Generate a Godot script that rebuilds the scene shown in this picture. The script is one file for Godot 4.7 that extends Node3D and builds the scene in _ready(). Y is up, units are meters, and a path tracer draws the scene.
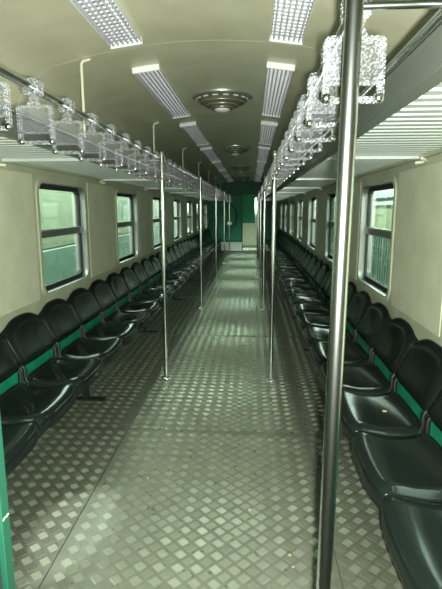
extends Node3D
# An empty railway carriage, photographed from the end doorway with a flash. x runs across the carriage, -z along it; points are written v(x, y, distance).

const HALF := 1.28          # inner half width of the carriage
const END := 17.7           # the far bulkhead
const BACK := -0.9          # the wall behind the camera
const PITCH := 0.535        # seat spacing
var taken := {}
var M := {}
var noise := FastNoiseLite.new()
var fine := FastNoiseLite.new()
var rng := RandomNumberGenerator.new()


func _ready():
	rng.seed = 7
	camera_and_light()
	materials()
	shell_of_carriage()
	windows()
	end_walls()
	outside()
	ceiling_fittings()
	rails_and_racks()
	poles()
	seats()
	straps()
	end_details()
	small_things()


func camera_and_light():
	var yaw := deg_to_rad(3.668)
	var pitch := deg_to_rad(10.183)
	var cam := Camera3D.new()
	cam.name = "camera"
	add_child(cam)
	cam.position = Vector3(0.285, 1.5, 0)
	var dir := Vector3(-sin(yaw) * cos(pitch), -sin(pitch), -cos(yaw) * cos(pitch))
	cam.look_at_from_position(cam.position, cam.position + dir, Vector3.UP)
	cam.fov = rad_to_deg(2.0 * atan(294.5 / 476.0))
	cam.near = 0.05
	cam.far = 200
	cam.current = true
	var we := WorldEnvironment.new()
	we.name = "environment"
	var e := Environment.new()
	e.background_mode = Environment.BG_SKY
	var sm := ProceduralSkyMaterial.new()
	sm.sky_top_color = Color(0.78, 0.90, 0.82)
	sm.sky_horizon_color = Color(0.84, 0.95, 0.85)
	sm.ground_bottom_color = Color(0.30, 0.32, 0.28)
	sm.ground_horizon_color = Color(0.55, 0.58, 0.52)
	sm.sky_energy_multiplier = 3.7
	sm.sun_angle_max = 1.0
	var sky := Sky.new()
	sky.sky_material = sm
	e.sky = sky
	e.ambient_light_source = Environment.AMBIENT_SOURCE_DISABLED
	e.tonemap_mode = Environment.TONE_MAPPER_LINEAR
	e.tonemap_exposure = 1.0
	e.sdfgi_enabled = true
	e.ssao_enabled = true
	e.ssil_enabled = true
	we.environment = e
	add_child(we)
	# the photographer's flash, beside and a little below the lens
	var fl := SpotLight3D.new()
	fl.name = "camera_flash"
	add_child(fl)
	var right := dir.cross(Vector3.UP).normalized()
	var up := right.cross(dir)
	fl.look_at_from_position(cam.position + right * 0.028 - up * 0.018, cam.position + dir * 10 + right * 0.4, Vector3.UP)
	fl.light_color = Color(0.965, 1.0, 0.945)
	fl.light_energy = 15.0
	fl.spot_range = 40
	fl.spot_attenuation = 2
	fl.spot_angle = 52
	fl.spot_angle_attenuation = 0.6
	fl.light_size = 0.012
	fl.shadow_enabled = true


# ---------------------------------------------------------------- naming and nodes

func v(x: float, y: float, z: float) -> Vector3:
	return Vector3(x, y, -z)


func numbered(called: String) -> String:
	var n: int = taken.get(called, 0)
	taken[called] = n + 1
	return called if n == 0 else "%s_%03d" % [called, n]


func tag(o: Node, label: String, category: String, group := "", kind := "") -> Node:
	o.set_meta("label", label)
	if category:
		o.set_meta("category", category)
	if group:
		o.set_meta("group", group)
	if kind:
		o.set_meta("kind", kind)
	return o


func thing(called: String, label: String, category: String, group := "", kind := "") -> Node3D:
	var o := Node3D.new()
	o.name = numbered(called)
	add_child(o)
	tag(o, label, category, group, kind)
	return o


func mesh_node(mesh: Mesh, mat: Material) -> MeshInstance3D:
	var o := MeshInstance3D.new()
	o.mesh = mesh
	o.material_override = mat
	return o


func part(called: String, mesh: Mesh, mat: Material, parent: Node, at := Vector3.ZERO) -> MeshInstance3D:
	var o := mesh_node(mesh, mat)
	var n: int = parent.get_meta("parts_" + called, 0)
	parent.set_meta("parts_" + called, n + 1)
	o.name = called if n == 0 else "%s_%03d" % [called, n]
	o.position = at
	parent.add_child(o)
	return o


func whole(called: String, mesh: Mesh, mat: Material, label: String, category: String, group := "", kind := "") -> MeshInstance3D:
	var o := mesh_node(mesh, mat)
	o.name = numbered(called)
	add_child(o)
	tag(o, label, category, group, kind)
	return o


func copy(o: Node3D, called: String, label: String) -> Node3D:
	var c: Node3D = o.duplicate()
	c.name = numbered(called)
	add_child(c)
	c.set_meta("label", label)
	return c


const ONES := ["", "first", "second", "third", "fourth", "fifth", "sixth", "seventh", "eighth", "ninth", "tenth", "eleventh", "twelfth", "thirteenth", "fourteenth", "fifteenth", "sixteenth", "seventeenth", "eighteenth", "nineteenth"]
const TENS := {20: ["twentieth", "twenty-"], 30: ["thirtieth", "thirty-"], 40: ["fortieth", "forty-"], 50: ["fiftieth", "fifty-"], 60: ["sixtieth", "sixty-"]}

func nth(n: int) -> String:
	if n < 20:
		return ONES[n]
	var t := n / 10 * 10
	return TENS[t][0] if n == t else TENS[t][1] + ONES[n - t]


func side_name(s: int) -> String:
	return "on the thick pole's side" if s > 0 else "on the green post's side"


# ---------------------------------------------------------------- shapes (faces are given anticlockwise as seen from outside)

func st_new(smooth := false) -> SurfaceTool:
	var st := SurfaceTool.new()
	st.begin(Mesh.PRIMITIVE_TRIANGLES)
	st.set_smooth_group(0 if smooth else -1)
	return st


func tri(st: SurfaceTool, a: Vector3, b: Vector3, c: Vector3):
	st.add_vertex(a)
	st.add_vertex(c)
	st.add_vertex(b)


func quad(st: SurfaceTool, a: Vector3, b: Vector3, c: Vector3, d: Vector3):
	tri(st, a, b, c)
	tri(st, a, c, d)


func done(st: SurfaceTool) -> ArrayMesh:
	st.generate_normals()
	st.index()
	return st.commit()


# a box with chamfered edges
func box(st: SurfaceTool, c: Vector3, s: Vector3, ch := 0.0, basis := Basis()):
	var h := s * 0.5
	if ch <= 0.0:
		var p := func(x, y, z): return c + basis * Vector3(x * h.x, y * h.y, z * h.z)
		quad(st, p.call(-1, -1, 1), p.call(1, -1, 1), p.call(1, 1, 1), p.call(-1, 1, 1))
		quad(st, p.call(1, -1, -1), p.call(-1, -1, -1), p.call(-1, 1, -1), p.call(1, 1, -1))
		quad(st, p.call(1, -1, 1), p.call(1, -1, -1), p.call(1, 1, -1), p.call(1, 1, 1))
		quad(st, p.call(-1, -1, -1), p.call(-1, -1, 1), p.call(-1, 1, 1), p.call(-1, 1, -1))
		quad(st, p.call(-1, 1, 1), p.call(1, 1, 1), p.call(1, 1, -1), p.call(-1, 1, -1))
		quad(st, p.call(-1, -1, -1), p.call(1, -1, -1), p.call(1, -1, 1), p.call(-1, -1, 1))
		return
	ch = minf(ch, minf(h.x, minf(h.y, h.z)) * 0.95)
	# q(axis, sign of x, y, z): the corner's point that lies on the face across that axis
	var q := func(a: int, sx: int, sy: int, sz: int) -> Vector3:
		var o := Vector3(sx * (h.x - ch), sy * (h.y - ch), sz * (h.z - ch))
		o[a] += [sx, sy, sz][a] * ch
		return c + basis * o
	for s1 in [-1, 1]:
		face(st, q.call(0, s1, -1, -1), q.call(0, s1, 1, -1), q.call(0, s1, 1, 1), q.call(0, s1, -1, 1), basis * Vector3(s1, 0, 0))
		face(st, q.call(1, -1, s1, -1), q.call(1, 1, s1, -1), q.call(1, 1, s1, 1), q.call(1, -1, s1, 1), basis * Vector3(0, s1, 0))
		face(st, q.call(2, -1, -1, s1), q.call(2, 1, -1, s1), q.call(2, 1, 1, s1), q.call(2, -1, 1, s1), basis * Vector3(0, 0, s1))
		for s2 in [-1, 1]:
			face(st, q.call(0, s1, s2, -1), q.call(0, s1, s2, 1), q.call(1, s1, s2, 1), q.call(1, s1, s2, -1), basis * Vector3(s1, s2, 0))
			face(st, q.call(1, -1, s1, s2), q.call(1, 1, s1, s2), q.call(2, 1, s1, s2), q.call(2, -1, s1, s2), basis * Vector3(0, s1, s2))
			face(st, q.call(0, s1, -1, s2), q.call(0, s1, 1, s2), q.call(2, s1, 1, s2), q.call(2, s1, -1, s2), basis * Vector3(s1, 0, s2))
			for s3 in [-1, 1]:
				var a: Vector3 = q.call(0, s1, s2, s3)
				var b: Vector3 = q.call(1, s1, s2, s3)
				var d: Vector3 = q.call(2, s1, s2, s3)
				if (b - a).cross(d - a).dot(basis * Vector3(s1, s2, s3)) > 0:
					tri(st, a, b, d)
				else:
					tri(st, a, d, b)


# a quad turned so that it faces along n
func face(st: SurfaceTool, a: Vector3, b: Vector3, c: Vector3, d: Vector3, n: Vector3):
	if (b - a).cross(c - a).dot(n) > 0:
		quad(st, a, b, c, d)
	else:
		quad(st, a, d, c, b)


func box_mesh(s: Vector3, ch := 0.0) -> ArrayMesh:
	var st := st_new()
	box(st, Vector3.ZERO, s, ch)
	return done(st)


# a box between two corners written as v() takes them
func span(st: SurfaceTool, x0: float, x1: float, y0: float, y1: float, z0: float, z1: float, ch := 0.0):
	box(st, v((x0 + x1) / 2, (y0 + y1) / 2, (z0 + z1) / 2), Vector3(absf(x1 - x0), absf(y1 - y0), absf(z1 - z0)), ch)


func span_mesh(x0: float, x1: float, y0: float, y1: float, z0: float, z1: float, ch := 0.0) -> ArrayMesh:
	var st := st_new()
	span(st, x0, x1, y0, y1, z0, z1, ch)
	return done(st)


func tube(st: SurfaceTool, path: Array, r: float, sides := 14):
	var rings := []
	var up := Vector3.ZERO
	for i in path.size():
		var d: Vector3 = (path[mini(i + 1, path.size() - 1)] - path[maxi(i - 1, 0)]).normalized()
		if up == Vector3.ZERO:
			up = (Vector3.UP if absf(d.y) < 0.9 else Vector3.RIGHT)
		var a := d.cross(up).normalized()
		var b := a.cross(d).normalized()
		up = b
		var ring := []
		for k in sides:
			var t := TAU * k / sides
			ring.append(path[i] + (a * cos(t) + b * sin(t)) * r)
		rings.append(ring)
	for i in path.size() - 1:
		for k in sides:
			var k2 := (k + 1) % sides
			quad(st, rings[i][k], rings[i][k2], rings[i + 1][k2], rings[i + 1][k])
	st.set_smooth_group(-1)
	for k in range(1, sides - 1):
		tri(st, rings[0][0], rings[0][k + 1], rings[0][k])
		tri(st, rings[-1][0], rings[-1][k], rings[-1][k + 1])
	st.set_smooth_group(0)


func tube_mesh(path: Array, r: float, sides := 14) -> ArrayMesh:
	var st := st_new(true)
	tube(st, path, r, sides)
	return done(st)


# profile of (radius, height), outside on the right-hand side when walked upwards
func lathe_mesh(profile: Array, sides := 32, smooth := true) -> ArrayMesh:
	var st := st_new(smooth)
	for i in profile.size() - 1:
		var p: Vector2 = profile[i]
		var q: Vector2 = profile[i + 1]
		for k in sides:
			var a := TAU * k / sides
			var b := TAU * (k + 1) / sides
			var pa := Vector3(p.x * cos(a), p.y, -p.x * sin(a))
			var pb := Vector3(p.x * cos(b), p.y, -p.x * sin(b))
			var qa := Vector3(q.x * cos(a), q.y, -q.x * sin(a))
			var qb := Vector3(q.x * cos(b), q.y, -q.x * sin(b))
			if p.x > 1e-5:
				tri(st, pa, pb, qb)
			if q.x > 1e-5:
				tri(st, pa, qb, qa)
	return done(st)


func round_rect(w: float, h: float, r: float, n := 6) -> PackedVector2Array:
	var out := PackedVector2Array()
	for c in [[1, 1, 0.0], [-1, 1, 0.25], [-1, -1, 0.5], [1, -1, 0.75]]:
		for k in n + 1:
			var a: float = TAU * (c[2] + 0.25 * k / n)
			out.append(Vector2(c[0] * (w / 2 - r), c[1] * (h / 2 - r)) + Vector2(cos(a), sin(a)) * r)
	return out


# a frame between two outlines of equally many points; to3(p, d) puts an outline's point in the scene, d between d0 and d1
func frame(st: SurfaceTool, outer: PackedVector2Array, inner: PackedVector2Array, d0: float, d1: float, to3: Callable):
	var n := outer.size()
	for i in n:
		var j := (i + 1) % n
		var a: Vector2 = outer[i]
		var b: Vector2 = outer[j]
		var c: Vector2 = inner[j]
		var d: Vector2 = inner[i]
		var mid := (a + b - c - d)
		var axis: Vector3 = (to3.call(Vector2.ZERO, 1.0) - to3.call(Vector2.ZERO, 0.0))
		var out3: Vector3 = to3.call(mid, 0.0) - to3.call(Vector2.ZERO, 0.0)
		face(st, to3.call(a, d1), to3.call(b, d1), to3.call(c, d1), to3.call(d, d1), axis)
		face(st, to3.call(a, d0), to3.call(b, d0), to3.call(c, d0), to3.call(d, d0), -axis)
		face(st, to3.call(a, d0), to3.call(b, d0), to3.call(b, d1), to3.call(a, d1), out3)
		face(st, to3.call(d, d0), to3.call(c, d0), to3.call(c, d1), to3.call(d, d1), -out3)


# a filled outline with thickness
func slab(st: SurfaceTool, outline: PackedVector2Array, d0: float, d1: float, to3: Callable):
	var axis: Vector3 = (to3.call(Vector2.ZERO, 1.0) - to3.call(Vector2.ZERO, 0.0))
	var t := Geometry2D.triangulate_polygon(outline)
	for i in range(0, t.size(), 3):
		for d in [d0, d1]:
			var a: Vector3 = to3.call(outline[t[i]], d)
			var b: Vector3 = to3.call(outline[t[i + 1]], d)
			var c: Vector3 = to3.call(outline[t[i + 2]], d)
			if (b - a).cross(c - a).dot(axis * (1 if d == d1 else -1)) > 0:
				tri(st, a, b, c)
			else:
				tri(st, a, c, b)
	var mid := Vector2.ZERO
	for p in outline:
		mid += p / outline.size()
	for i in outline.size():
		var a: Vector2 = outline[i]
		var b: Vector2 = outline[(i + 1) % outline.size()]
		var o: Vector3 = to3.call((a + b) / 2 - mid, 0.0) - to3.call(Vector2.ZERO, 0.0)
		face(st, to3.call(a, d0), to3.call(b, d0), to3.call(b, d1), to3.call(a, d1), o)


# a moulded shell round the middle surface at.call(u, v), u from -1 to 1, w from 0 to 1, with a rounded rim
func moulded(at: Callable, nu: int, nw: int, thick: float) -> ArrayMesh:
	var st := st_new(true)
	var mid := []
	var nor := []
	for i in nu + 1:
		var mr := []
		var nr := []
		for j in nw + 1:
			var u := -1.0 + 2.0 * i / nu
			var w := 1.0 * j / nw
			var e := 0.004
			var du: Vector3 = at.call(minf(u + e, 1), w) - at.call(maxf(u - e, -1), w)
			var dw: Vector3 = at.call(u, minf(w + e, 1)) - at.call(u, maxf(w - e, 0))
			mr.append(at.call(u, w))
			nr.append(du.cross(dw).normalized())
		mid.append(mr)
		nor.append(nr)
	var h := thick / 2
	var f := func(i, j): return mid[i][j] + nor[i][j] * h
	var b := func(i, j): return mid[i][j] - nor[i][j] * h
	for i in nu:
		for j in nw:
			quad(st, f.call(i, j), f.call(i + 1, j), f.call(i + 1, j + 1), f.call(i, j + 1))
			quad(st, b.call(i, j), b.call(i, j + 1), b.call(i + 1, j + 1), b.call(i + 1, j))
	var edge := []   # round the rim, anticlockwise seen from the front
	for i in nu:
		edge.append([i, 0])
	for j in nw:
		edge.append([nu, j])
	for i in nu:
		edge.append([nu - i, nw])
	for j in nw:
		edge.append([0, nw - j])
	var rim := []
	for k in edge.size():
		var p: Array = edge[k]
		var inward := Vector3.ZERO
		var a: Vector3 = mid[p[0]][p[1]]
		inward = (mid[clampi(p[0], 1, nu - 1)][clampi(p[1], 1, nw - 1)] - a)
		inward -= nor[p[0]][p[1]] * inward.dot(nor[p[0]][p[1]])
		rim.append(a - inward.normalized() * h)
	for k in edge.size():
		var l := (k + 1) % edge.size()
		var p: Array = edge[k]
		var q: Array = edge[l]
		quad(st, f.call(p[0], p[1]), rim[k], rim[l], f.call(q[0], q[1]))
		quad(st, rim[k], b.call(p[0], p[1]), b.call(q[0], q[1]), rim[l])
	return done(st)


# ---------------------------------------------------------------- materials

func plain(c: Color, rough: float, metal := 0.0, spec := 0.5) -> StandardMaterial3D:
	var m := StandardMaterial3D.new()
	m.albedo_color = c.linear_to_srgb()
	m.roughness = rough
	m.metallic = metal
	m.metallic_specular = spec
	return m


func noise_texture(freq: float, seed_: int, lo: Color, hi: Color, normal := false, strength := 4.0, w := 512) -> NoiseTexture2D:
	var t := NoiseTexture2D.new()
	t.width = w
	t.height = w
	t.seamless = true
	var n := FastNoiseLite.new()
	n.seed = seed_
	n.frequency = freq
	n.fractal_octaves = 5
	t.noise = n
	if normal:
		t.as_normal_map = true
		t.bump_strength = strength
	else:
		var g := Gradient.new()
		g.set_color(0, lo)
		g.set_color(1, hi)
		t.color_ramp = g
	return t


func grimy(m: StandardMaterial3D, scale: float, lo: float, seed_: int) -> StandardMaterial3D:
	m.albedo_texture = noise_texture(0.012, seed_, Color(lo, lo, lo * 0.97), Color(1, 1, 1))
	m.uv1_triplanar = true
	m.uv1_world_triplanar = true
	m.uv1_scale = Vector3.ONE * scale
	return m


func glassy(c: Color, alpha: float, rough: float, spec := 0.5) -> StandardMaterial3D:
	var m := plain(c, rough, 0.0, spec)
	m.albedo_color.a = alpha
	m.transparency = BaseMaterial3D.TRANSPARENCY_ALPHA
	return m


# clear plastic with white scuffs and moulded grain where it is not clear
func scuffed(lo: float, from: float, to: float, hi: float, scale: float, seed_: int) -> StandardMaterial3D:
	var m := plain(Color(0.27, 0.275, 0.295), 0.14, 0.0, 0.7)
	m.transparency = BaseMaterial3D.TRANSPARENCY_ALPHA
	var t := noise_texture(0.06, seed_, Color.BLACK, Color.WHITE)
	var g := Gradient.new()
	g.offsets = PackedFloat32Array([0.0, from, to, 1.0])
	g.colors = PackedColorArray([Color(1, 1, 1, lo), Color(1, 1, 1, lo), Color(1, 1, 1, hi), Color(1, 1, 1, hi)])
	t.color_ramp = g
	m.albedo_texture = t
	m.uv1_triplanar = true
	m.uv1_world_triplanar = true
	m.uv1_scale = Vector3.ONE * scale
	return m


func materials():
	noise.seed = 3
	noise.frequency = 1.3
	noise.fractal_octaves = 4
	fine.seed = 11
	fine.frequency = 7.0
	M.cream = grimy(plain(Color(0.43, 0.45, 0.325), 0.45), 0.5, 0.88, 21)
	M.panel = grimy(plain(Color(0.60, 0.59, 0.46), 0.4), 0.6, 0.92, 22)
	M.ceiling = grimy(plain(Color(0.67, 0.64, 0.485), 0.4), 0.4, 0.92, 23)
	M.strip = plain(Color(0.62, 0.61, 0.46), 0.4)
	M.green = grimy(plain(Color(0.004, 0.30, 0.155), 0.5), 0.8, 0.8, 24)
	M.dark_green = grimy(plain(Color(0.004, 0.17, 0.09), 0.5), 0.8, 0.75, 25)
	M.lining = plain(Color(0.27, 0.285, 0.265), 0.42, 0.75)
	M.sash = plain(Color(0.03, 0.033, 0.03), 0.8, 0.0, 0.15)
	M.post_green = plain(Color(0.006, 0.055, 0.031), 0.5)
	M.chrome = plain(Color(0.70, 0.72, 0.68), 0.215, 1.0)
	M.aluminium = plain(Color(0.62, 0.64, 0.60), 0.34, 0.85)
	M.dull_metal = plain(Color(0.30, 0.31, 0.28), 0.4, 0.7)
	M.fascia = plain(Color(0.13, 0.145, 0.125), 0.3, 0.5)
	M.slat = plain(Color(0.52, 0.555, 0.53), 0.3, 0.3)
	M.rubber = plain(Color(0.02, 0.022, 0.02), 0.5)
	M.rail_dark = plain(Color(0.12, 0.13, 0.11), 0.35, 0.4)
	M.black = plain(Color(0.008, 0.012, 0.010), 0.16, 0.0, 0.24)
	M.black.clearcoat_enabled = true
	M.black.clearcoat = 0.06
	M.black.clearcoat_roughness = 0.06
	M.black_back = plain(Color(0.007, 0.010, 0.009), 0.24, 0.0, 0.22)
	M.black_metal = plain(Color(0.012, 0.013, 0.012), 0.4, 0.2)
	M.pane = glassy(Color(0.42, 0.60, 0.50), 0.10, 0.04)
	M.white = plain(Color(0.80, 0.80, 0.80), 0.35)
	M.louvre = plain(Color(0.70, 0.68, 0.745), 0.25, 0.1)
	M.tray = plain(Color(0.34, 0.35, 0.38), 0.3, 0.3)
	M.tube = plain(Color(0.85, 0.85, 0.88), 0.2)
	M.bronze = plain(Color(0.24, 0.225, 0.15), 0.35, 0.5)
	M.clear = scuffed(0.05, 0.45, 0.85, 0.36, 4.2, 32)
	M.frosted = scuffed(0.05, 0.49, 0.61, 0.90, 4.2, 31)
	M.edge = scuffed(0.05, 0.52, 0.66, 0.85, 4.2, 34)
	M.floor_base = plain(Color(0.10, 0.10, 0.085), 0.6, 0.3)
	M.plate = plain(Color(1, 1, 1), 0.40, 0.35)
	M.plate.vertex_color_use_as_albedo = true
	M.plate.roughness_texture = noise_texture(0.02, 33, Color(0.62, 0.62, 0.62), Color(1, 1, 1))
	M.plate.uv1_triplanar = true
	M.plate.uv1_world_triplanar = true
	M.plate.uv1_scale = Vector3.ONE * 1.1
	M.tread = plain(Color(1, 1, 1), 0.32, 0.5)
	M.tread.vertex_color_use_as_albedo = true
	M.tan = plain(Color(0.55, 0.45, 0.28), 0.6)
	M.leaf = plain(Color(0.62, 0.50, 0.26), 0.8)
	M.out_cream = grimy(plain(Color(0.10, 0.118, 0.074), 0.5), 0.5, 0.75, 41)
	M.out_teal = grimy(plain(Color(0.028, 0.082, 0.058), 0.5), 0.5, 0.7, 42)
	M.out_green = grimy(plain(Color(0.005, 0.055, 0.028), 0.5), 0.5, 0.7, 43)
	M.out_olive = grimy(plain(Color(0.12, 0.135, 0.062), 0.6), 0.5, 0.8, 44)
	M.out_pale = plain(Color(0.20, 0.29, 0.265), 0.5)
	M.out_dark = plain(Color(0.06, 0.075, 0.07), 0.15)
	M.ground = grimy(plain(Color(0.24, 0.24, 0.20), 0.9), 0.4, 0.7, 45)


# ---------------------------------------------------------------- floor, walls, ceiling

# what the tread plate has gone through: bare and rubbed in the aisle, oily brown towards the seats, one dusty patch
func floor_tone(x: float, z: float) -> Color:
	var c := Color(0.195, 0.20, 0.155)
	var n := noise.get_noise_2d(x * 1.2, z * 0.55)
	var f := fine.get_noise_2d(x, z)
	var aisle := 1.0 - smoothstep(0.35, 0.85, absf(x - 0.1))
	c = c.lerp(Color(0.098, 0.107, 0.076), clampf((1.0 - aisle) * 0.75 + n * 0.25, 0, 1))
	c = c.lerp(Color(0.226, 0.228, 0.18), clampf(aisle * (0.35 + n * 0.5), 0, 1))
	var to_patch := Vector2((x + 0.56) / 0.20, (z - 1.98) / 0.36).length() + 0.35 * noise.get_noise_2d(x * 4, z * 4 + 30)
	c = c.lerp(Color(0.34, 0.345, 0.29), 0.85 * (1.0 - smoothstep(0.75, 1.05, to_patch)))
	return c * 0.92 * (1.0 + 0.22 * f)


func floor_and_plates():
	var fl := whole("floor", span_mesh(-1.36, 1.36, -0.08, -0.006, BACK - 0.1, END + 2.6), M.floor_base, "grey aluminium tread plate floor running the whole length of the carriage", "floor", "", "structure")
	for s in [-1, 1]:
		part("kick_strip", span_mesh(s * 1.095, s * 1.10, 0.002, 0.010, BACK, END), M.dull_metal, fl)
	var bars := st_new()
	for k in 5:
		var zc := (k - 2) * 0.0090
		var l := 0.0200
		var w := 0.0037
		var h := 0.0024
		var p := [Vector3(-l, 0, zc + w), Vector3(l, 0, zc + w), Vector3(l, 0, zc - w), Vector3(-l, 0, zc - w)]
		var q := [Vector3(-l + 0.004, h, zc + w * 0.45), Vector3(l - 0.004, h, zc + w * 0.45), Vector3(l - 0.004, h, zc - w * 0.45), Vector3(-l + 0.004, h, zc - w * 0.45)]
		quad(bars, q[0], q[1], q[2], q[3])
		for i in 4:
			quad(bars, p[i], p[(i + 1) % 4], q[(i + 1) % 4], q[i])
	var bar_mesh := done(bars)
	var xs := [-1.28, -0.553, 0.667, 1.28]
	var zs := [BACK]
	var zz := 0.53
	while zz < END + 2.4:
		zs.append(zz)
		zz += 2.507
	zs.append(END + 2.5)
	for i in 3:
		for j in zs.size() - 1:
			var x0: float = xs[i] + 0.002
			var x1: float = xs[i + 1] - 0.002
			var z0: float = zs[j] + 0.002
			var z1: float = zs[j + 1] - 0.002
			var lift := 0.0005 * ((i * 7 + j * 5) % 4)
			var st := st_new()
			var step := 0.045 if z0 < 6 else 0.1
			var nx := ceili((x1 - x0) / step)
			var nz := ceili((z1 - z0) / step)
			for a in nx:
				for b in nz:
					var xa := lerpf(x0, x1, 1.0 * a / nx)
					var xb := lerpf(x0, x1, 1.0 * (a + 1) / nx)
					var za := lerpf(z0, z1, 1.0 * b / nz)
					var zb := lerpf(z0, z1, 1.0 * (b + 1) / nz)
					for p in [[xa, za], [xb, zb], [xb, za], [xa, za], [xa, zb], [xb, zb]]:
						st.set_color(floor_tone(p[0], p[1]))
						st.add_vertex(v(p[0], lift, p[1]))
			for e in [[x0, z0, x1, z0], [x1, z0, x1, z1], [x1, z1, x0, z1], [x0, z1, x0, z0]]:
				st.set_color(Color(0.06, 0.06, 0.05))
				quad(st, v(e[0], -0.006, e[1]), v(e[2], -0.006, e[3]), v(e[2], lift, e[3]), v(e[0], lift, e[1]))
			var pl := part("floor_plate", done(st), M.plate, fl)
			var places := []
			var cell := 0.0805
			var ox := x0 + 0.03 + 0.012 * ((i + j) % 3)
			var oz := z0 + 0.03
			for a in floori((x1 - x0 - 0.05) / cell) + 1:
				for b in floori((z1 - z0 - 0.05) / cell) + 1:
					for half in 2:
						var x := ox + a * cell + half * cell / 2
						var z := oz + b * cell + half * cell / 2
						if x < x1 - 0.028 and z < z1 - 0.028:
							places.append([x, z, half])
			var mm := MultiMesh.new()
			mm.transform_format = MultiMesh.TRANSFORM_3D
			mm.use_colors = true
			mm.mesh = bar_mesh
			mm.instance_count = places.size()
			for k in places.size():
				var p: Array = places[k]
				var worn := 1.0 - 0.35 * smoothstep(0.3, 0.7, 1.0 - absf(p[0])) * clampf(0.8 + 0.5 * noise.get_noise_2d(p[0], p[1] * 0.7 + 9), 0, 1)
				if p[1] > 2.9:
					worn = minf(1.0, worn + 0.35)
				var bs := Basis(Vector3.UP, PI / 4 if p[2] == 0 else -PI / 4) * Basis.from_scale(Vector3(1, worn, 1))
				mm.set_instance_transform(k, Transform3D(bs, v(p[0], lift, p[1])))
				var c := floor_tone(p[0], p[1])
				mm.set_instance_color(k, (c * 1.20 + Color(0.012, 0.012, 0.010)) * (1.0 + 0.06 * rng.randf_range(-1, 1)))
			var mi := MultiMeshInstance3D.new()
			mi.multimesh = mm
			mi.material_override = M.tread
			mi.name = "tread_pattern"
			mi.set_meta("kind", "stuff")
			pl.add_child(mi)


func arch(x: float) -> float:
	var a := absf(x)
	if a < 0.95:
		return 2.52 - 0.14 * a * a
	var t := clampf((a - 0.95) / 0.33, 0, 1)
	return 2.394 - 0.266 * (a - 0.95) - 0.30 * (1.0 - sqrt(maxf(0.0, 1.0 - t * t)))


func curved(st: SurfaceTool, x0: float, x1: float, z0: float, z1: float, drop: float, thick: float, n: int):
	for i in n:
		var a := lerpf(x0, x1, 1.0 * i / n)
		var b := lerpf(x0, x1, 1.0 * (i + 1) / n)
		var ya := arch(a) - drop
		var yb := arch(b) - drop
		st.set_smooth_group(0)
		face(st, v(a, ya, z0), v(b, yb, z0), v(b, yb, z1), v(a, ya, z1), Vector3.DOWN)
		st.set_smooth_group(-1)
		face(st, v(a, ya + thick, z0), v(b, yb + thick, z0), v(b, yb + thick, z1), v(a, ya + thick, z1), Vector3.UP)
		face(st, v(a, ya, z0), v(b, yb, z0), v(b, yb + thick, z0), v(a, ya + thick, z0), Vector3.BACK)
		face(st, v(a, ya, z1), v(b, yb, z1), v(b, yb + thick, z1), v(a, ya + thick, z1), Vector3.FORWARD)
	st.set_smooth_group(-1)
	face(st, v(x0, arch(x0) - drop, z0), v(x0, arch(x0) - drop, z1), v(x0, arch(x0) - drop + thick, z1), v(x0, arch(x0) - drop + thick, z0), Vector3.LEFT)
	face(st, v(x1, arch(x1) - drop, z0), v(x1, arch(x1) - drop, z1), v(x1, arch(x1) - drop + thick, z1), v(x1, arch(x1) - drop + thick, z0), Vector3.RIGHT)
	st.set_smooth_group(0)


func window_starts() -> Array:
	var out := []
	for k in 8:
		out.append(1.42 + 2.03 * k)
	return out

const WIN_W := 0.99
const SILL := 0.855
const HEAD := 1.70


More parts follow.
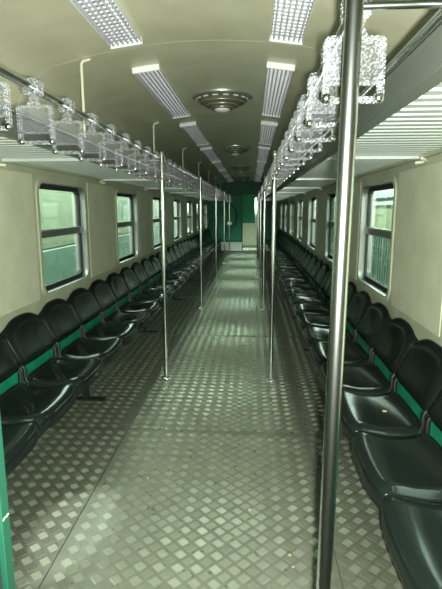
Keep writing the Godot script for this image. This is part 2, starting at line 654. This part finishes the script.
func shell_of_carriage():
	floor_and_plates()
	# ceiling: outer skin, panels, cover strips over the joints
	var st := st_new(true)
	curved(st, -1.36, 1.36, BACK - 0.1, END + 2.6, -0.012, 0.07, 40)
	var ce := whole("ceiling", done(st), M.ceiling, "cream arched ceiling of sheet panels above the aisle and the racks", "ceiling", "", "structure")
	var zs := [BACK]
	var z := 0.91
	while z < END + 1:
		zs.append(z)
		z += 2.24
	zs.append(END + 2.5)
	for j in zs.size() - 1:
		for xx in [[-1.279, -0.364, 12], [-0.360, 0.360, 10], [0.364, 1.279, 12]]:
			st = st_new(true)
			curved(st, xx[0], xx[1], zs[j] + 0.002, zs[j + 1] - 0.002, 0.0, 0.011, xx[2])
			part("ceiling_panel", done(st), M.ceiling, ce)
		if j > 0:
			st = st_new(true)
			curved(st, -1.05, 1.05, zs[j] - 0.010, zs[j] + 0.010, 0.0008, 0.0007, 30)
			part("cover_strip", done(st), M.ceiling, ce)
	for s in [-1, 1]:
		st = st_new(true)
		curved(st, s * 0.362 - 0.009, s * 0.362 + 0.009, BACK, END, 0.0018, 0.0017, 2)
		part("cover_strip", done(st), M.ceiling, ce)
	# side walls with the window openings cut out and their corners rounded
	for s in [-1, 1]:
		st = st_new()
		var a: float = s * HALF
		var b: float = s * (HALF + 0.08)
		span(st, a, b, -0.08, SILL, BACK - 0.1, END + 0.5)
		span(st, a, b, -0.08, HEAD, END + 1.5, END + 2.6)
		span(st, a, b, HEAD, 2.20, BACK - 0.1, END + 2.6)
		var from := BACK - 0.1
		for w in window_starts():
			span(st, a, b, SILL, HEAD, from, w)
			from = w + WIN_W
			for cy in [0, 1]:
				for cz in [0, 1]:
					var corner := Vector2(w + cz * WIN_W, SILL + cy * (HEAD - SILL))
					var centre := corner + Vector2(0.09 * (1 - 2 * cz), 0.09 * (1 - 2 * cy))
					var poly := PackedVector2Array([corner])
					for k in 7:
						var t := PI / 2 * k / 6
						poly.append(centre + Vector2(-(1 - 2 * cz) * cos(t), -(1 - 2 * cy) * sin(t)) * 0.09)
					if Geometry2D.is_polygon_clockwise(poly):
						poly.reverse()
					slab(st, poly, a, b, func(p, d): return v(d, p.y, p.x))
		span(st, a, b, SILL, HEAD, from, END + 0.5)
		var wall := whole("wall_right" if s > 0 else "wall_left", done(st), M.cream, "cream side wall with a row of rounded windows " + ("behind the thick pole" if s > 0 else "across the aisle from the thick pole"), "wall", "", "structure")
		# green lower wall, its cap strip, pale panels between the windows
		var gz := [BACK]
		for w in window_starts():
			gz.append(w + WIN_W / 2)
		gz.append(END)
		for k in gz.size() - 1:
			part("green_panel", span_mesh(s * (HALF - 0.006), s * HALF, 0.02, 0.70, gz[k] + 0.002, gz[k + 1] - 0.002), M.green, wall)
		part("cap_strip", span_mesh(s * (HALF - 0.011), s * HALF, 0.695, 0.725, BACK, END, 0.003), M.strip, wall)
		var ws := window_starts()
		for k in ws.size():
			var p0: float = ws[k] + WIN_W + 0.085
			var p1: float = ws[k] + 2.03 - 0.075
			if k == ws.size() - 1:
				p1 = END - 0.06
			part("wall_panel", span_mesh(s * (HALF - 0.006), s * HALF, 0.835, 1.745, p0, p1, 0.002), M.panel, wall)
		part("wall_panel", span_mesh(s * (HALF - 0.006), s * HALF, 0.835, 1.745, BACK + 0.05, ws[0] - 0.075, 0.002), M.panel, wall)
		# cornice bead above the rack
		part("cornice_bead", span_mesh(s * (HALF - 0.012), s * HALF, 2.0, 2.02, BACK, END, 0.003), M.strip, wall)


func windows():
	var n := 0
	for s in [-1, 1]:
		var w := WIN_W
		var h := HEAD - SILL
		var to3 := func(p, d): return Vector3(d * s, p.y, -p.x)
		var proto := {}
		var st := st_new()
		frame(st, round_rect(w + 0.055, h + 0.055, 0.115), round_rect(w - 0.012, h - 0.012, 0.085), -0.012, 0.002, to3)
		proto.flange = done(st)
		st = st_new()
		frame(st, round_rect(w - 0.004, h - 0.004, 0.09), round_rect(w - 0.022, h - 0.022, 0.08), -0.010, 0.058, to3)
		proto.lining = done(st)
		st = st_new()
		frame(st, round_rect(w - 0.022, h - 0.022, 0.08), round_rect(w - 0.075, h - 0.075, 0.055), 0.040, 0.082, to3)
		proto.gasket = done(st)
		st = st_new()
		frame(st, round_rect(w - 0.075, h - 0.075, 0.055), round_rect(w - 0.098, h - 0.098, 0.045), 0.036, 0.066, to3)
		proto.sash = done(st)
		st = st_new()
		box(st, Vector3(s * 0.044, 0.03, 0), Vector3(0.046, 0.055, w - 0.05), 0.006)
		proto.rail = done(st)
		st = st_new()
		box(st, Vector3(s * 0.020, 0.062, 0), Vector3(0.012, 0.010, w - 0.12), 0.003)
		proto.lip = done(st)
		var top := h / 2 - 0.045
		var up := round_rect(w - 0.09, top - 0.055, 0.02)
		st = st_new()
		slab(st, up, 0.050, 0.054, func(p, d): return Vector3(d * s, p.y + (top + 0.055) / 2, -p.x))
		proto.upper = done(st)
		st = st_new()
		slab(st, round_rect(w - 0.09, top + 0.005, 0.02), 0.046, 0.050, func(p, d): return Vector3(d * s, p.y - (top - 0.005) / 2, -p.x))
		proto.lower = done(st)
		var k := 0
		for w0 in window_starts():
			n += 1
			k += 1
			var o := Node3D.new()
			o.name = "window_%d" % n
			add_child(o)
			tag(o, "rounded two-pane carriage window in metal frame, %s from the camera %s" % [nth(k), side_name(s)], "window", "carriage windows", "structure")
			o.position = v(s * HALF, (SILL + HEAD) / 2, w0 + w / 2)
			part("window_flange", proto.flange, M.cream, o)
			part("window_lining", proto.lining, M.lining, o)
			part("gasket", proto.gasket, M.sash, o)
			part("sash", proto.sash, M.sash, o)
			var r := part("mid_rail", proto.rail, M.rail_dark, o)
			part("rail_lip", proto.lip, M.dull_metal, r)
			part("upper_pane", proto.upper, M.pane, o)
			part("lower_pane", proto.lower, M.pane, o)


func end_walls():
	# far bulkhead: green sheets either side of an open doorway, a vestibule behind
	var d0 := -0.06
	var d1 := 0.50
	var st := st_new()
	span(st, -HALF, d0, 0, 2.53, END, END + 0.06)
	span(st, d1, HALF, 0, 2.53, END, END + 0.06)
	span(st, d0, d1, 2.02, 2.53, END, END + 0.06)
	var wb := whole("wall_back", done(st), M.dark_green, "dark green bulkhead with an open doorway at the far end of the aisle", "wall", "", "structure")
	part("sheet_panel", span_mesh(-1.24, -0.66, 0.36, 1.98, END - 0.008, END, 0.003), M.green, wb)
	part("sheet_panel", span_mesh(-0.63, -0.11, 0.36, 1.98, END - 0.008, END, 0.003), M.green, wb)
	part("sheet_panel", span_mesh(0.58, 1.24, 0.36, 1.98, END - 0.008, END, 0.003), M.dark_green, wb)
	part("header_panel", span_mesh(-1.2, 1.2, 2.08, 2.36, END - 0.008, END, 0.003), M.dark_green, wb)
	st = st_new()
	span(st, d0 - 0.03, d0 + 0.01, 0, 2.05, END - 0.02, END + 0.08, 0.004)
	span(st, d1 - 0.01, d1 + 0.03, 0, 2.05, END - 0.02, END + 0.08, 0.004)
	span(st, d0, d1, 2.01, 2.05, END - 0.02, END + 0.08, 0.004)
	whole("trim_1", done(st), M.dark_green, "dark green doorway frame round the opening in the far bulkhead", "door frame", "", "structure")
	# vestibule end wall and its half-glazed door
	st = st_new()
	span(st, -1.36, -0.10, -0.08, 2.6, END + 2.3, END + 2.4)
	span(st, 0.58, 1.36, -0.08, 2.6, END + 2.3, END + 2.4)
	span(st, -0.10, 0.58, 1.95, 2.6, END + 2.3, END + 2.4)
	whole("wall_vestibule", done(st), M.green, "green end wall of the vestibule seen through the far doorway", "wall", "", "structure")
	var dr := Node3D.new()
	dr.name = "door_1"
	add_child(dr)
	tag(dr, "end door with pale lower panel and narrow glass beyond the far doorway", "door", "", "structure")
	part("lower_panel", span_mesh(-0.10, 0.58, 0, 0.92, END + 2.30, END + 2.34, 0.004), M.panel, dr)
	part("upper_panel", span_mesh(-0.10, 0.41, 0.92, 1.95, END + 2.30, END + 2.34, 0.004), M.green, dr)
	part("side_rail", span_mesh(0.50, 0.58, 0.92, 1.95, END + 2.30, END + 2.34, 0.004), M.dark_green, dr)
	part("narrow_pane", span_mesh(0.41, 0.50, 0.92, 1.95, END + 2.31, END + 2.316), M.pane, dr)
	# behind the camera
	whole("wall_front", span_mesh(-1.36, 1.36, -0.08, 2.6, BACK - 0.1, BACK), M.cream, "cream end wall closing the carriage behind the camera", "wall", "", "structure")
	# the partition whose edge strip shows at the lower left
	var pt := thing("partition_post", "bright green upright edge of a dark partition with a small tan latch", "post")
	var pz := 0.82
	var px := -0.203
	part("edge_strip", span_mesh(px - 0.013, px, 0, 2.46, pz, pz + 0.03, 0.002), M.post_green, pt)
	part("partition_sheet", span_mesh(-1.279, px - 0.013, 0, 2.40, pz + 0.008, pz + 0.024), M.rubber, pt)
	part("latch", span_mesh(px - 0.017, px - 0.007, 0.862, 0.886, pz - 0.006, pz, 0.002), M.tan, pt)
	part("hook", tube_mesh([v(px - 0.002, 0.885, pz + 0.006), v(px + 0.005, 0.897, pz + 0.004), v(px + 0.011, 0.902, pz), v(px + 0.014, 0.908, pz)], 0.0014, 8), M.tan, pt)


func outside():
	var g := whole("ground", span_mesh(-14, 14, -1.3, -1.15, -30, 70), M.ground, "grey ballast ground between the tracks outside the windows", "ground", "", "structure")
	g.set_meta("kind", "structure")
	# a train on the next track
	var tr := thing("neighbour_train", "cream and teal train on the next track behind the windows opposite the thick pole", "train")
	var x0 := -3.25
	part("upper_body", span_mesh(x0 - 2.6, x0, 0.80, 2.55, -6, 26, 0.03), M.out_cream, tr)
	part("lower_body", span_mesh(x0 - 2.6, x0 + 0.012, -0.9, 0.80, -6, 26, 0.02), M.out_teal, tr)
	for k in 5:
		var z := 10.4 + k * 2.6
		part("train_window", span_mesh(x0 - 0.02, x0 + 0.006, 1.05, 1.75, z, z + 0.9, 0.004), M.out_teal, tr)
	part("roof", span_mesh(x0 - 2.5, x0 - 0.05, 2.55, 2.75, -6, 26, 0.08), M.dull_metal, tr)
	# a fence and a platform shed on the other side
	var fe := thing("platform_fence", "green ribbed platform fence with pale rails behind the windows at the thick pole", "fence")
	x0 = 3.2
	part("fence_wall", span_mesh(x0 + 0.03, x0 + 0.06, -1.15, 0.95, -6, 26), M.out_green, fe)
	var st := st_new()
	for k in 160:
		span(st, x0, x0 + 0.03, -1.15, 0.93, -6 + k * 0.2, -5.9 + k * 0.2)
	var ribs := part("fence_rib", done(st), M.out_green, fe)
	ribs.set_meta("kind", "stuff")
	part("top_board", span_mesh(x0, x0 + 0.1, 0.95, 1.50, -6, 26, 0.01), M.out_olive, fe)
	part("pale_rail", span_mesh(x0 - 0.03, x0 + 0.1, 1.58, 1.66, -6, 26, 0.01), M.out_pale, fe)
	part("pale_rail", span_mesh(x0 - 0.03, x0 + 0.1, 1.74, 1.90, -6, 26, 0.01), M.out_pale, fe)
	part("back_board", span_mesh(x0 + 0.12, x0 + 0.2, 0.95, 2.3, -6, 26, 0.01), M.out_olive, fe)


# ---------------------------------------------------------------- ceiling lights and ventilators

func ceiling_fittings():
	var L := 1.70
	var W := 0.185
	var st := st_new()
	# y = 0 is the ceiling, the fitting hangs below; the tray is open downwards
	box(st, Vector3(0, -0.003, 0), Vector3(W, 0.006, L))
	var tray := done(st)
	var side := box_mesh(Vector3(0.006, 0.036, L), 0.002)
	var cap := box_mesh(Vector3(W + 0.012, 0.042, 0.014), 0.003)
	var fin := box_mesh(Vector3(0.010, 0.022, L - 0.02), 0.001)
	st = st_new()
	var nc := 36
	for k in nc:
		box(st, Vector3(0, -0.022, (k + 0.5) * (L - 0.02) / nc - (L - 0.02) / 2), Vector3(W - 0.012, 0.010, 0.005))
	var cross := done(st)
	var tb := tube_mesh([Vector3(0, 0, -L / 2 + 0.04), Vector3(0, 0, L / 2 - 0.04)], 0.008, 10)
	for s in [-1, 1]:
		for k in 8:
			var o := thing("ceiling_light", "white louvred ceiling light, %s from the camera %s" % [nth(k + 1), side_name(s)], "ceiling light", "ceiling strip lights")
			part("tray", tray, M.tray, o)
			for t in [-1, 1]:
				part("side_rail", side, M.white, o, Vector3(t * W / 2, -0.018, 0))
				part("end_cap", cap, M.white, o, Vector3(0, -0.020, t * (L / 2 + 0.004)))
				part("fluorescent_tube", tb, M.tube, o, Vector3(t * 0.045, -0.011, 0))
			for t in 6:
				part("louvre_fin", fin, M.louvre, o, Vector3((t - 2.5) * 0.029, -0.024, 0))
			var cf := part("cross_fins", cross, M.louvre, o)
			cf.set_meta("kind", "stuff")
			o.position = v(s * 0.475, arch(0.475) + 0.002, 2.15 + 2.24 * k)
			o.rotation.z = -s * 0.133
	# ventilators along the middle
	var rim := lathe_mesh([Vector2(0.255, -0.022), Vector2(0.268, -0.024), Vector2(0.280, -0.016), Vector2(0.283, -0.004), Vector2(0.280, 0.004), Vector2(0.25, 0.004)], 48)
	var collar := lathe_mesh([Vector2(0.215, -0.046), Vector2(0.258, -0.021)], 48)
	var slot_st := st_new()
	box(slot_st, Vector3.ZERO, Vector3(0.05, 0.012, 0.004), 0.001)
	var slot := done(slot_st)
	var rings := [lathe_mesh([Vector2(0.165, -0.072), Vector2(0.205, -0.058), Vector2(0.222, -0.044), Vector2(0.225, -0.038)], 48), lathe_mesh([Vector2(0.120, -0.092), Vector2(0.155, -0.080), Vector2(0.172, -0.066), Vector2(0.174, -0.060)], 48), lathe_mesh([Vector2(0.080, -0.106), Vector2(0.108, -0.098), Vector2(0.126, -0.086), Vector2(0.128, -0.080)], 48)]
	var cone := lathe_mesh([Vector2(0.0, -0.098), Vector2(0.10, -0.085), Vector2(0.20, -0.040), Vector2(0.22, -0.02)], 48)
	var centre := lathe_mesh([Vector2(0.0, -0.128), Vector2(0.03, -0.126), Vector2(0.056, -0.120), Vector2(0.070, -0.110), Vector2(0.074, -0.100), Vector2(0.070, -0.094)], 32)
	var said := ["first from the camera, whitish centre cap", "second from the camera", "third from the camera", "fourth from the camera, by the far bulkhead"]
	for k in 4:
		var o := thing("ceiling_ventilator", "round dark stepped ceiling ventilator with bright rim, " + said[k], "ventilator", "ceiling ventilators")
		part("rim", rim, M.aluminium, o)
		var co := part("slotted_collar", collar, M.bronze, o)
		for t in 16:
			var a := TAU * (t + 0.5) / 16
			var sl := part("slot", slot, M.white, co, Vector3(cos(a) * 0.238, -0.034, sin(a) * 0.238))
			sl.rotation = Vector3(0, PI / 2 - a, 0)
			sl.rotate_object_local(Vector3.RIGHT, 1.05)
		part("inner_cone", cone, M.rail_dark, o)
		for r in rings:
			part("louvre_ring", r, M.bronze, o)
		for q in [[0.205, -0.058], [0.155, -0.080], [0.108, -0.098]]:
			var lip := []
			for t in 49:
				lip.append(Vector3(cos(TAU * t / 48) * q[0], q[1], sin(TAU * t / 48) * q[0]))
			part("ring_lip", tube_mesh(lip, 0.0035, 6), M.aluminium, o)
		part("centre_cap", centre, M.white, o)
		o.scale = Vector3(1, 1.12, 1)
		o.position = v(0.0, 2.522, 4.62 + 3.66 * k)


# ---------------------------------------------------------------- hand rails, racks, hanger rods

const RAIL_X := 0.506
const RAIL_Y := 1.929

func rails_and_racks():
	for s in [-1, 1]:
		var rail := thing("hand_rail", "long chrome hand rail carrying the clear straps " + ("over the thick pole" if s > 0 else "across the aisle from the thick pole"), "hand rail", "hand rails")
		part("tube", tube_mesh([v(s * RAIL_X, RAIL_Y, 1.047), v(s * RAIL_X, RAIL_Y, END - 0.02)], 0.0155, 16), M.chrome, rail)
		part("end_plug", tube_mesh([v(s * RAIL_X, RAIL_Y, 1.041), v(s * RAIL_X, RAIL_Y, 1.052)], 0.017, 16), M.dull_metal, rail)
		part("wall_flange", tube_mesh([v(s * RAIL_X, RAIL_Y, END - 0.02), v(s * RAIL_X, RAIL_Y, END - 0.005)], 0.03, 16), M.dull_metal, rail)
	# rack bays: slats run from the front fascia to the wall ledge
	var bay := 2.03
	var xf := 0.665
	var slat := st_new()
	box(slat, Vector3(0, 0, 0), Vector3(HALF - xf - 0.02, 0.012, 0.056), 0.004)
	var slat_mesh := done(slat)
	for s in [-1, 1]:
		for k in 8:
			var z0 := 0.92 + bay * k
			var z1 := z0 + bay
			var o := thing("luggage_rack", "slatted metal luggage rack bay, %s from the camera %s" % [nth(k + 1), side_name(s)], "luggage rack", "luggage rack bays")
			part("front_fascia", span_mesh(s * xf, s * (xf + 0.012), 1.79, 1.872, z0, z1, 0.003), M.fascia, o)
			part("fascia_lip", span_mesh(s * xf, s * (xf + 0.05), 1.784, 1.792, z0, z1, 0.002), M.fascia, o)
			part("front_tube", tube_mesh([v(s * (xf - 0.002), 1.884, z0), v(s * (xf - 0.002), 1.884, z1)], 0.0125, 12), M.chrome, o)
			part("rear_ledge", span_mesh(s * (HALF - 0.03), s * (HALF - 0.001), 1.788, 1.826, z0, z1, 0.004), M.cream, o)
			var n := 24
			if k < 3:
				for t in n:
					part("slat", slat_mesh, M.slat, o, v(s * (xf + HALF) / 2, 1.812, z0 + (t + 0.5) * bay / n))
			else:
				var st := st_new()
				for t in n:
					box(st, v(s * (xf + HALF) / 2, 1.812, z0 + (t + 0.5) * bay / n), Vector3(HALF - xf - 0.02, 0.012, 0.056))
				var sl := part("slats", done(st), M.slat, o)
				sl.set_meta("kind", "stuff")
			# bracket under the bay's far end, with a curled end at the wall
			var br := part("bracket", span_mesh(s * (xf + 0.01), s * (HALF - 0.01), 1.786, 1.806, z1 - 0.018, z1 - 0.006, 0.002), M.slat, o)
			var hook := []
			for t in 9:
				var a := PI * t / 8
				hook.append(v(s * (HALF - 0.045 + 0.045 * sin(a) * 0.9), 1.782 - 0.016 * sin(a * 0.5), z1 - 0.112 + 0.1 * t / 8.0))
			part("curled_end", tube_mesh(hook, 0.009, 8), M.strip, br)
		for k in 7:
			var z := 3.15 + 2.24 * k
			var path := [v(s * 0.80, 1.818, z), v(s * 0.80, 2.20, z), v(s * 0.80, 2.392, z), v(s * 0.797, 2.406, z), v(s * 0.788, 2.416, z), v(s * 0.775, 2.420, z), v(s * 0.74, 2.427, z)]
			var rod := thing("hanger_rod", "thin cream rod from ceiling to rack, %s from the camera %s" % [nth(k + 1), side_name(s)], "rod", "rack hanger rods")
			part("rod_shaft", tube_mesh(path, 0.0095, 10), M.strip, rod)
			part("rod_foot", span_mesh(s * 0.80 - 0.02, s * 0.80 + 0.02, 1.8185, 1.823, z - 0.02, z + 0.02, 0.001), M.strip, rod)


func poles():
	for s in [-1, 1]:
		var n := 0
		for k in 6:
			if s < 0 and k == 0:
				continue   # beside the camera, outside the picture
			n += 1
			var z := 1.02 + 3.03 * k
			var x: float = s * 0.468
			var lean := 0.008 if s > 0 and k == 0 else 0.0
			x += 0.003 if lean > 0 else 0.0
			var label := "thick bright chrome pole standing closest to the camera, floor to rail" if s > 0 and k == 0 else "slim chrome grab pole, %s from the camera in the row %s" % [nth(n), side_name(s)]
			var o := thing("grab_pole", label, "pole", "chrome grab poles")
			part("tube", tube_mesh([v(x - lean, 0.0, z), v(x, 0.98, z), v(x + lean, 1.96, z)], 0.0176, 24), M.chrome, o)
			part("floor_flange", lathe_mesh([Vector2(0.045, 0.0), Vector2(0.045, 0.006), Vector2(0.038, 0.010), Vector2(0.021, 0.012), Vector2(0.019, 0.016), Vector2(0.017, 0.016)], 24), M.chrome, o, v(x - lean, 0.003, z))
			part("top_cap", lathe_mesh([Vector2(0.0176, 0.0), Vector2(0.017, 0.006), Vector2(0.012, 0.012), Vector2(0.0, 0.014)], 24), M.chrome, o, v(x + lean, 1.958, z))
			part("cross_bar", tube_mesh([v(x + s * 0.015, 1.898, z + 0.03), v(s * 0.655, 1.898, z + 0.03)], 0.008, 12), M.chrome, o)
			part("rail_clamp", lathe_mesh([Vector2(0.0176, -0.012), Vector2(0.0196, -0.010), Vector2(0.0196, 0.010), Vector2(0.0176, 0.012)], 24), M.chrome, o, v(x + lean, 1.94, z))


# ---------------------------------------------------------------- seats

func curve_at(pts: Array, t: float) -> Vector2:
	var f := clampf(t, 0, 1) * (pts.size() - 1)
	var i := mini(int(f), pts.size() - 2)
	var a: Vector2 = pts[maxi(i - 1, 0)]
	var b: Vector2 = pts[i]
	var c: Vector2 = pts[i + 1]
	var d: Vector2 = pts[mini(i + 2, pts.size() - 1)]
	return b.cubic_interpolate(c, a, d, f - i)


func seats():
	# local: x towards the wall from 1.0, y up, z along the wall
	var pan_pts := [Vector2(0.150, 0.432), Vector2(0.138, 0.420), Vector2(0.105, 0.410), Vector2(0.05, 0.402), Vector2(-0.03, 0.402), Vector2(-0.10, 0.413), Vector2(-0.160, 0.423), Vector2(-0.200, 0.424), Vector2(-0.221, 0.416), Vector2(-0.230, 0.396), Vector2(-0.231, 0.372), Vector2(-0.227, 0.350)]
	var pan := func(u: float, w: float) -> Vector3:
		var p := curve_at(pan_pts, w)
		var half := 0.2575 * (1.0 - 0.06 * pow(1.0 - w, 3.0))
		var e := pow(absf(u), 4.0)
		var x := p.x + 0.042 * pow(absf(u), 3.6) * smoothstep(0.35, 1.0, w) - 0.035 * e * (1.0 - smoothstep(0.0, 0.25, w))
		var y := p.y + 0.011 * pow(absf(u), 2.4) * (1.0 - smoothstep(0.55, 0.8, w)) - 0.020 * smoothstep(0.86, 1.0, absf(u))
		return Vector3(x, y, half * u)
	var pan_mesh := moulded(func(u, w): return pan.call(u, w), 22, 20, 0.016)
	var back := func(u: float, w: float) -> Vector3:
		var a := absf(u)
		var top := 0.790 - 0.058 * pow(a, 2.8)
		var bot := 0.513 + 0.014 * a * a
		var y := lerpf(bot, top, w)
		var x := 0.128 + 0.105 * w + 0.035 * (1.0 - pow(a, 2.0)) * (0.5 + 0.5 * sin(w * PI)) + 0.022 * pow(smoothstep(0.82, 1.0, w), 2.0) + 0.016 * smoothstep(0.86, 1.0, a) + 0.012 * pow(1.0 - smoothstep(0.0, 0.15, w), 2.0)
		var half := 0.2575 * (1.0 - 0.02 * smoothstep(0.8, 1.0, w) - 0.04 * (1.0 - smoothstep(0.0, 0.12, w)))
		return Vector3(x, y, -half * u)
	var back_mesh := moulded(func(u, w): return back.call(u, w), 22, 14, 0.015)
	var strap_mesh := tube_mesh([Vector3(0.125, 0.405, 0), Vector3(0.142, 0.44, 0), Vector3(0.142, 0.50, 0), Vector3(0.160, 0.525, 0)], 0.013, 8)
	var foot_mesh := box_mesh(Vector3(0.27, 0.014, 0.05), 0.004)
	var proto: Node3D = null
	for s in [-1, 1]:
		var n := 0
		for k in 30:
			var z := 1.70 + PITCH * (k - 0.5)
			if s < 0 and k == 0:
				continue   # hidden by the partition
			n += 1
			var label := "glossy black plastic seat, %s from the camera in the row %s" % [nth(n), side_name(s)]
			var o: Node3D
			if proto == null:
				proto = thing("carriage_seat", label, "seat", "black moulded seats")
				part("seat_pan", pan_mesh, M.black, proto)
				part("backrest", back_mesh, M.black_back, proto)
				for t in [-1, 1]:
					part("bracket", strap_mesh, M.black_metal, proto, Vector3(0, 0, t * 0.236))
				part("mount", span_mesh(0.0, 0.04, 0.345, 0.398, -0.15, 0.15, 0.003), M.black_metal, proto)
				part("mount", span_mesh(0.122, 0.138, 0.345, 0.415, -0.15, 0.15, 0.003), M.black_metal, proto)
				o = proto
			else:
				o = copy(proto, "carriage_seat", label)
			o.position = v(s * 1.0, 0, z)
			o.rotation.y = 0.0 if s > 0 else PI
		var z1 := 1.70 + PITCH * 29
		var zl := 1.765 if s > 0 else 1.70
		var dz := PITCH * 3 if s > 0 else PITCH * 4
		zl = 3.37 - dz if s > 0 else 3.52 - dz
		n = 0
		while zl - dz / 2 < z1 - 0.3:
			n += 1
			var a := zl - dz / 2 + 0.01
			var b := minf(zl + dz / 2 - 0.01, z1)
			var beam := thing("seat_support", "black steel seat support, %s from the camera %s" % [nth(n), side_name(s)], "seat frame", "seat beams")
			part("beam", span_mesh(s * 1.02 - 0.025, s * 1.02 + 0.025, 0.297, 0.344, a, b, 0.004), M.black_metal, beam)
			part("rear_beam", span_mesh(s * 1.13 - 0.012, s * 1.13 + 0.012, 0.317, 0.344, a, b, 0.003), M.black_metal, beam)
			if n > 1 or s < 0:
				part("leg", span_mesh(s * 1.02 - 0.02, s * 1.02 + 0.02, 0.01, 0.30, zl - 0.022, zl + 0.022, 0.003), M.black_metal, beam)
				part("foot", foot_mesh, M.black_metal, beam, v(s * 0.99, 0.0095, zl))
			zl += dz


# ---------------------------------------------------------------- straps

func straps():
	# local: the rail's centre at the origin, the handle's face across the carriage
	var to3 := func(p, d): return Vector3(p.x, p.y - 0.127, d)
	var W := 0.135
	var H := 0.138
	var st := st_new()
	frame(st, round_rect(W, H, 0.014, 5), round_rect(W - 0.028, H - 0.026, 0.009, 5), -0.0075, 0.0075, to3)
	var ring := done(st)
	st = st_new()
	slab(st, round_rect(W - 0.026, 0.082, 0.004, 2), -0.0025, 0.0025, func(p, d): return Vector3(p.x, p.y - 0.127 + 0.016, d))
	var plate := done(st)
	st = st_new()
	box(st, Vector3(0, -0.127 - 0.028, 0), Vector3(W - 0.026, 0.008, 0.012), 0.003)
	var bar := done(st)
	# the loop over the rail and the tapered hanger below it
	st = st_new()
	frame(st, round_rect(0.060, 0.060, 0.016, 5), round_rect(0.034, 0.034, 0.0165, 5), -0.022, 0.022, func(p, d): return Vector3(p.x, p.y, d))
	var clip := done(st)
	st = st_new()
	slab(st, PackedVector2Array([Vector2(-0.012, -0.026), Vector2(-0.026, -0.059), Vector2(0.026, -0.059), Vector2(0.012, -0.026)]), -0.006, 0.006, func(p, d): return Vector3(p.x, p.y, d))
	var yoke := done(st)
	var rivet := lathe_mesh([Vector2(0.0, -0.011), Vector2(0.008, -0.010), Vector2(0.012, -0.006), Vector2(0.012, 0.006), Vector2(0.008, 0.010), Vector2(0.0, 0.011)], 10)
	var proto: Node3D = null
	for s in [-1, 1]:
		var n := 0
		for k in 52:
			var z := 1.14 + 0.315 * k
			if s < 0 and k == 0:
				continue   # outside the picture
			n += 1
			var label := "clear plastic strap handle, %s from the camera along the rail %s" % [nth(n), side_name(s)]
			var o: Node3D
			if proto == null:
				proto = thing("strap_handle", label, "strap handle", "clear strap handles")
				part("clip", clip, M.frosted, proto)
				part("hanger", yoke, M.edge, proto)
				var r := part("grip_frame", ring, M.edge, proto)
				part("cross_bar", bar, M.edge, r)
				part("plate", plate, M.clear, proto)
				part("rivet", rivet, M.chrome, proto, Vector3(0.058, -0.185, 0))
				part("rivet", rivet, M.chrome, proto, Vector3(-0.058, -0.185, 0))
				o = proto
			else:
				o = copy(proto, "strap_handle", label)
			for q in 6:
				if absf(z - (1.02 + 3.03 * q)) < 0.06:
					z = 1.02 + 3.03 * q + 0.085
			o.position = v(s * RAIL_X, RAIL_Y, z)
			o.rotation = Vector3(rng.randf_range(-0.03, 0.03), rng.randf_range(-0.05, 0.05), 0)


# ---------------------------------------------------------------- far end and small things

func end_details():
	var b := thing("white_box", "low white metal box on the floor before the bulkhead, beside the doorway", "box")
	part("box_body", span_mesh(-0.82, -0.08, 0.004, 0.27, END - 0.40, END - 0.02, 0.01), M.white, b)
	part("box_lid", span_mesh(-0.83, -0.07, 0.27, 0.30, END - 0.41, END - 0.015, 0.006), M.white, b)
	b = thing("white_box", "small low white box under the dark bulkhead panel past the poles", "box")
	part("box_body", span_mesh(0.56, 1.02, 0.004, 0.17, END - 0.32, END - 0.02, 0.01), M.white, b)
	part("box_lid", span_mesh(0.55, 1.03, 0.17, 0.19, END - 0.33, END - 0.015, 0.005), M.white, b)
	var c := thing("hose_reel", "dark round hose reel on the green bulkhead above the white box", "hose reel")
	var ring := []
	for k in 25:
		var a := TAU * k / 24
		ring.append(v(-0.52 + 0.26 * cos(a), 1.22 + 0.42 * sin(a), END - 0.07))
	part("hose_coil", tube_mesh(ring, 0.03, 10), M.dark_green, c)
	part("valve", span_mesh(-0.62, -0.46, 0.93, 1.03, END - 0.10, END - 0.012, 0.01), M.aluminium, c)


func small_things():
	var spots := [[284, 549], [287.5, 558], [308, 579], [128, 474], [258, 431], [222, 443], [270, 437], [243, 517]]
	var at := [v(0.467, 0.0, 1.87), v(0.477, 0.0, 1.80), v(0.545, 0.0, 1.66), v(-0.285, 0.0, 2.43), v(0.35, 0.0, 3.05), v(0.10, 0.0, 2.86), v(0.415, 0.0, 2.93), v(0.29, 0.0, 2.18)]
	var said := ["near the thick pole's foot, darker of a pair", "near the thick pole's foot, larger of a pair", "closest to the thick pole's foot", "by the dusty patch on the plate", "on the plate seam, centre of the aisle", "before the plate seam on the aisle", "beside the seam crumb in the aisle", "alone in the middle of the aisle plate"]
	for k in at.size():
		var st := st_new()
		var pts := PackedVector2Array()
		for t in 7:
			var a := TAU * t / 7
			var r := rng.randf_range(0.004, 0.0085)
			pts.append(Vector2(cos(a) * r, sin(a) * r * 0.7))
		slab(st, pts, 0.0005, 0.004, func(p, d): return Vector3(p.x, d, p.y))
		var o := whole("leaf_scrap", done(st), M.leaf, "tiny tan scrap on the floor " + said[k], "scrap", "floor scraps")
		o.position = at[k] + Vector3(0, 0.0026, 0)
		o.rotation.y = rng.randf() * TAU
	var d := whole("sticker", lathe_mesh([Vector2(0.012, 0.0), Vector2(0.011, 0.0015), Vector2(0.0, 0.0018)], 14), M.leaf, "round beige spot on a black seat beyond the thick pole", "sticker")
	d.position = v(1.02, 0.413, 2.50)
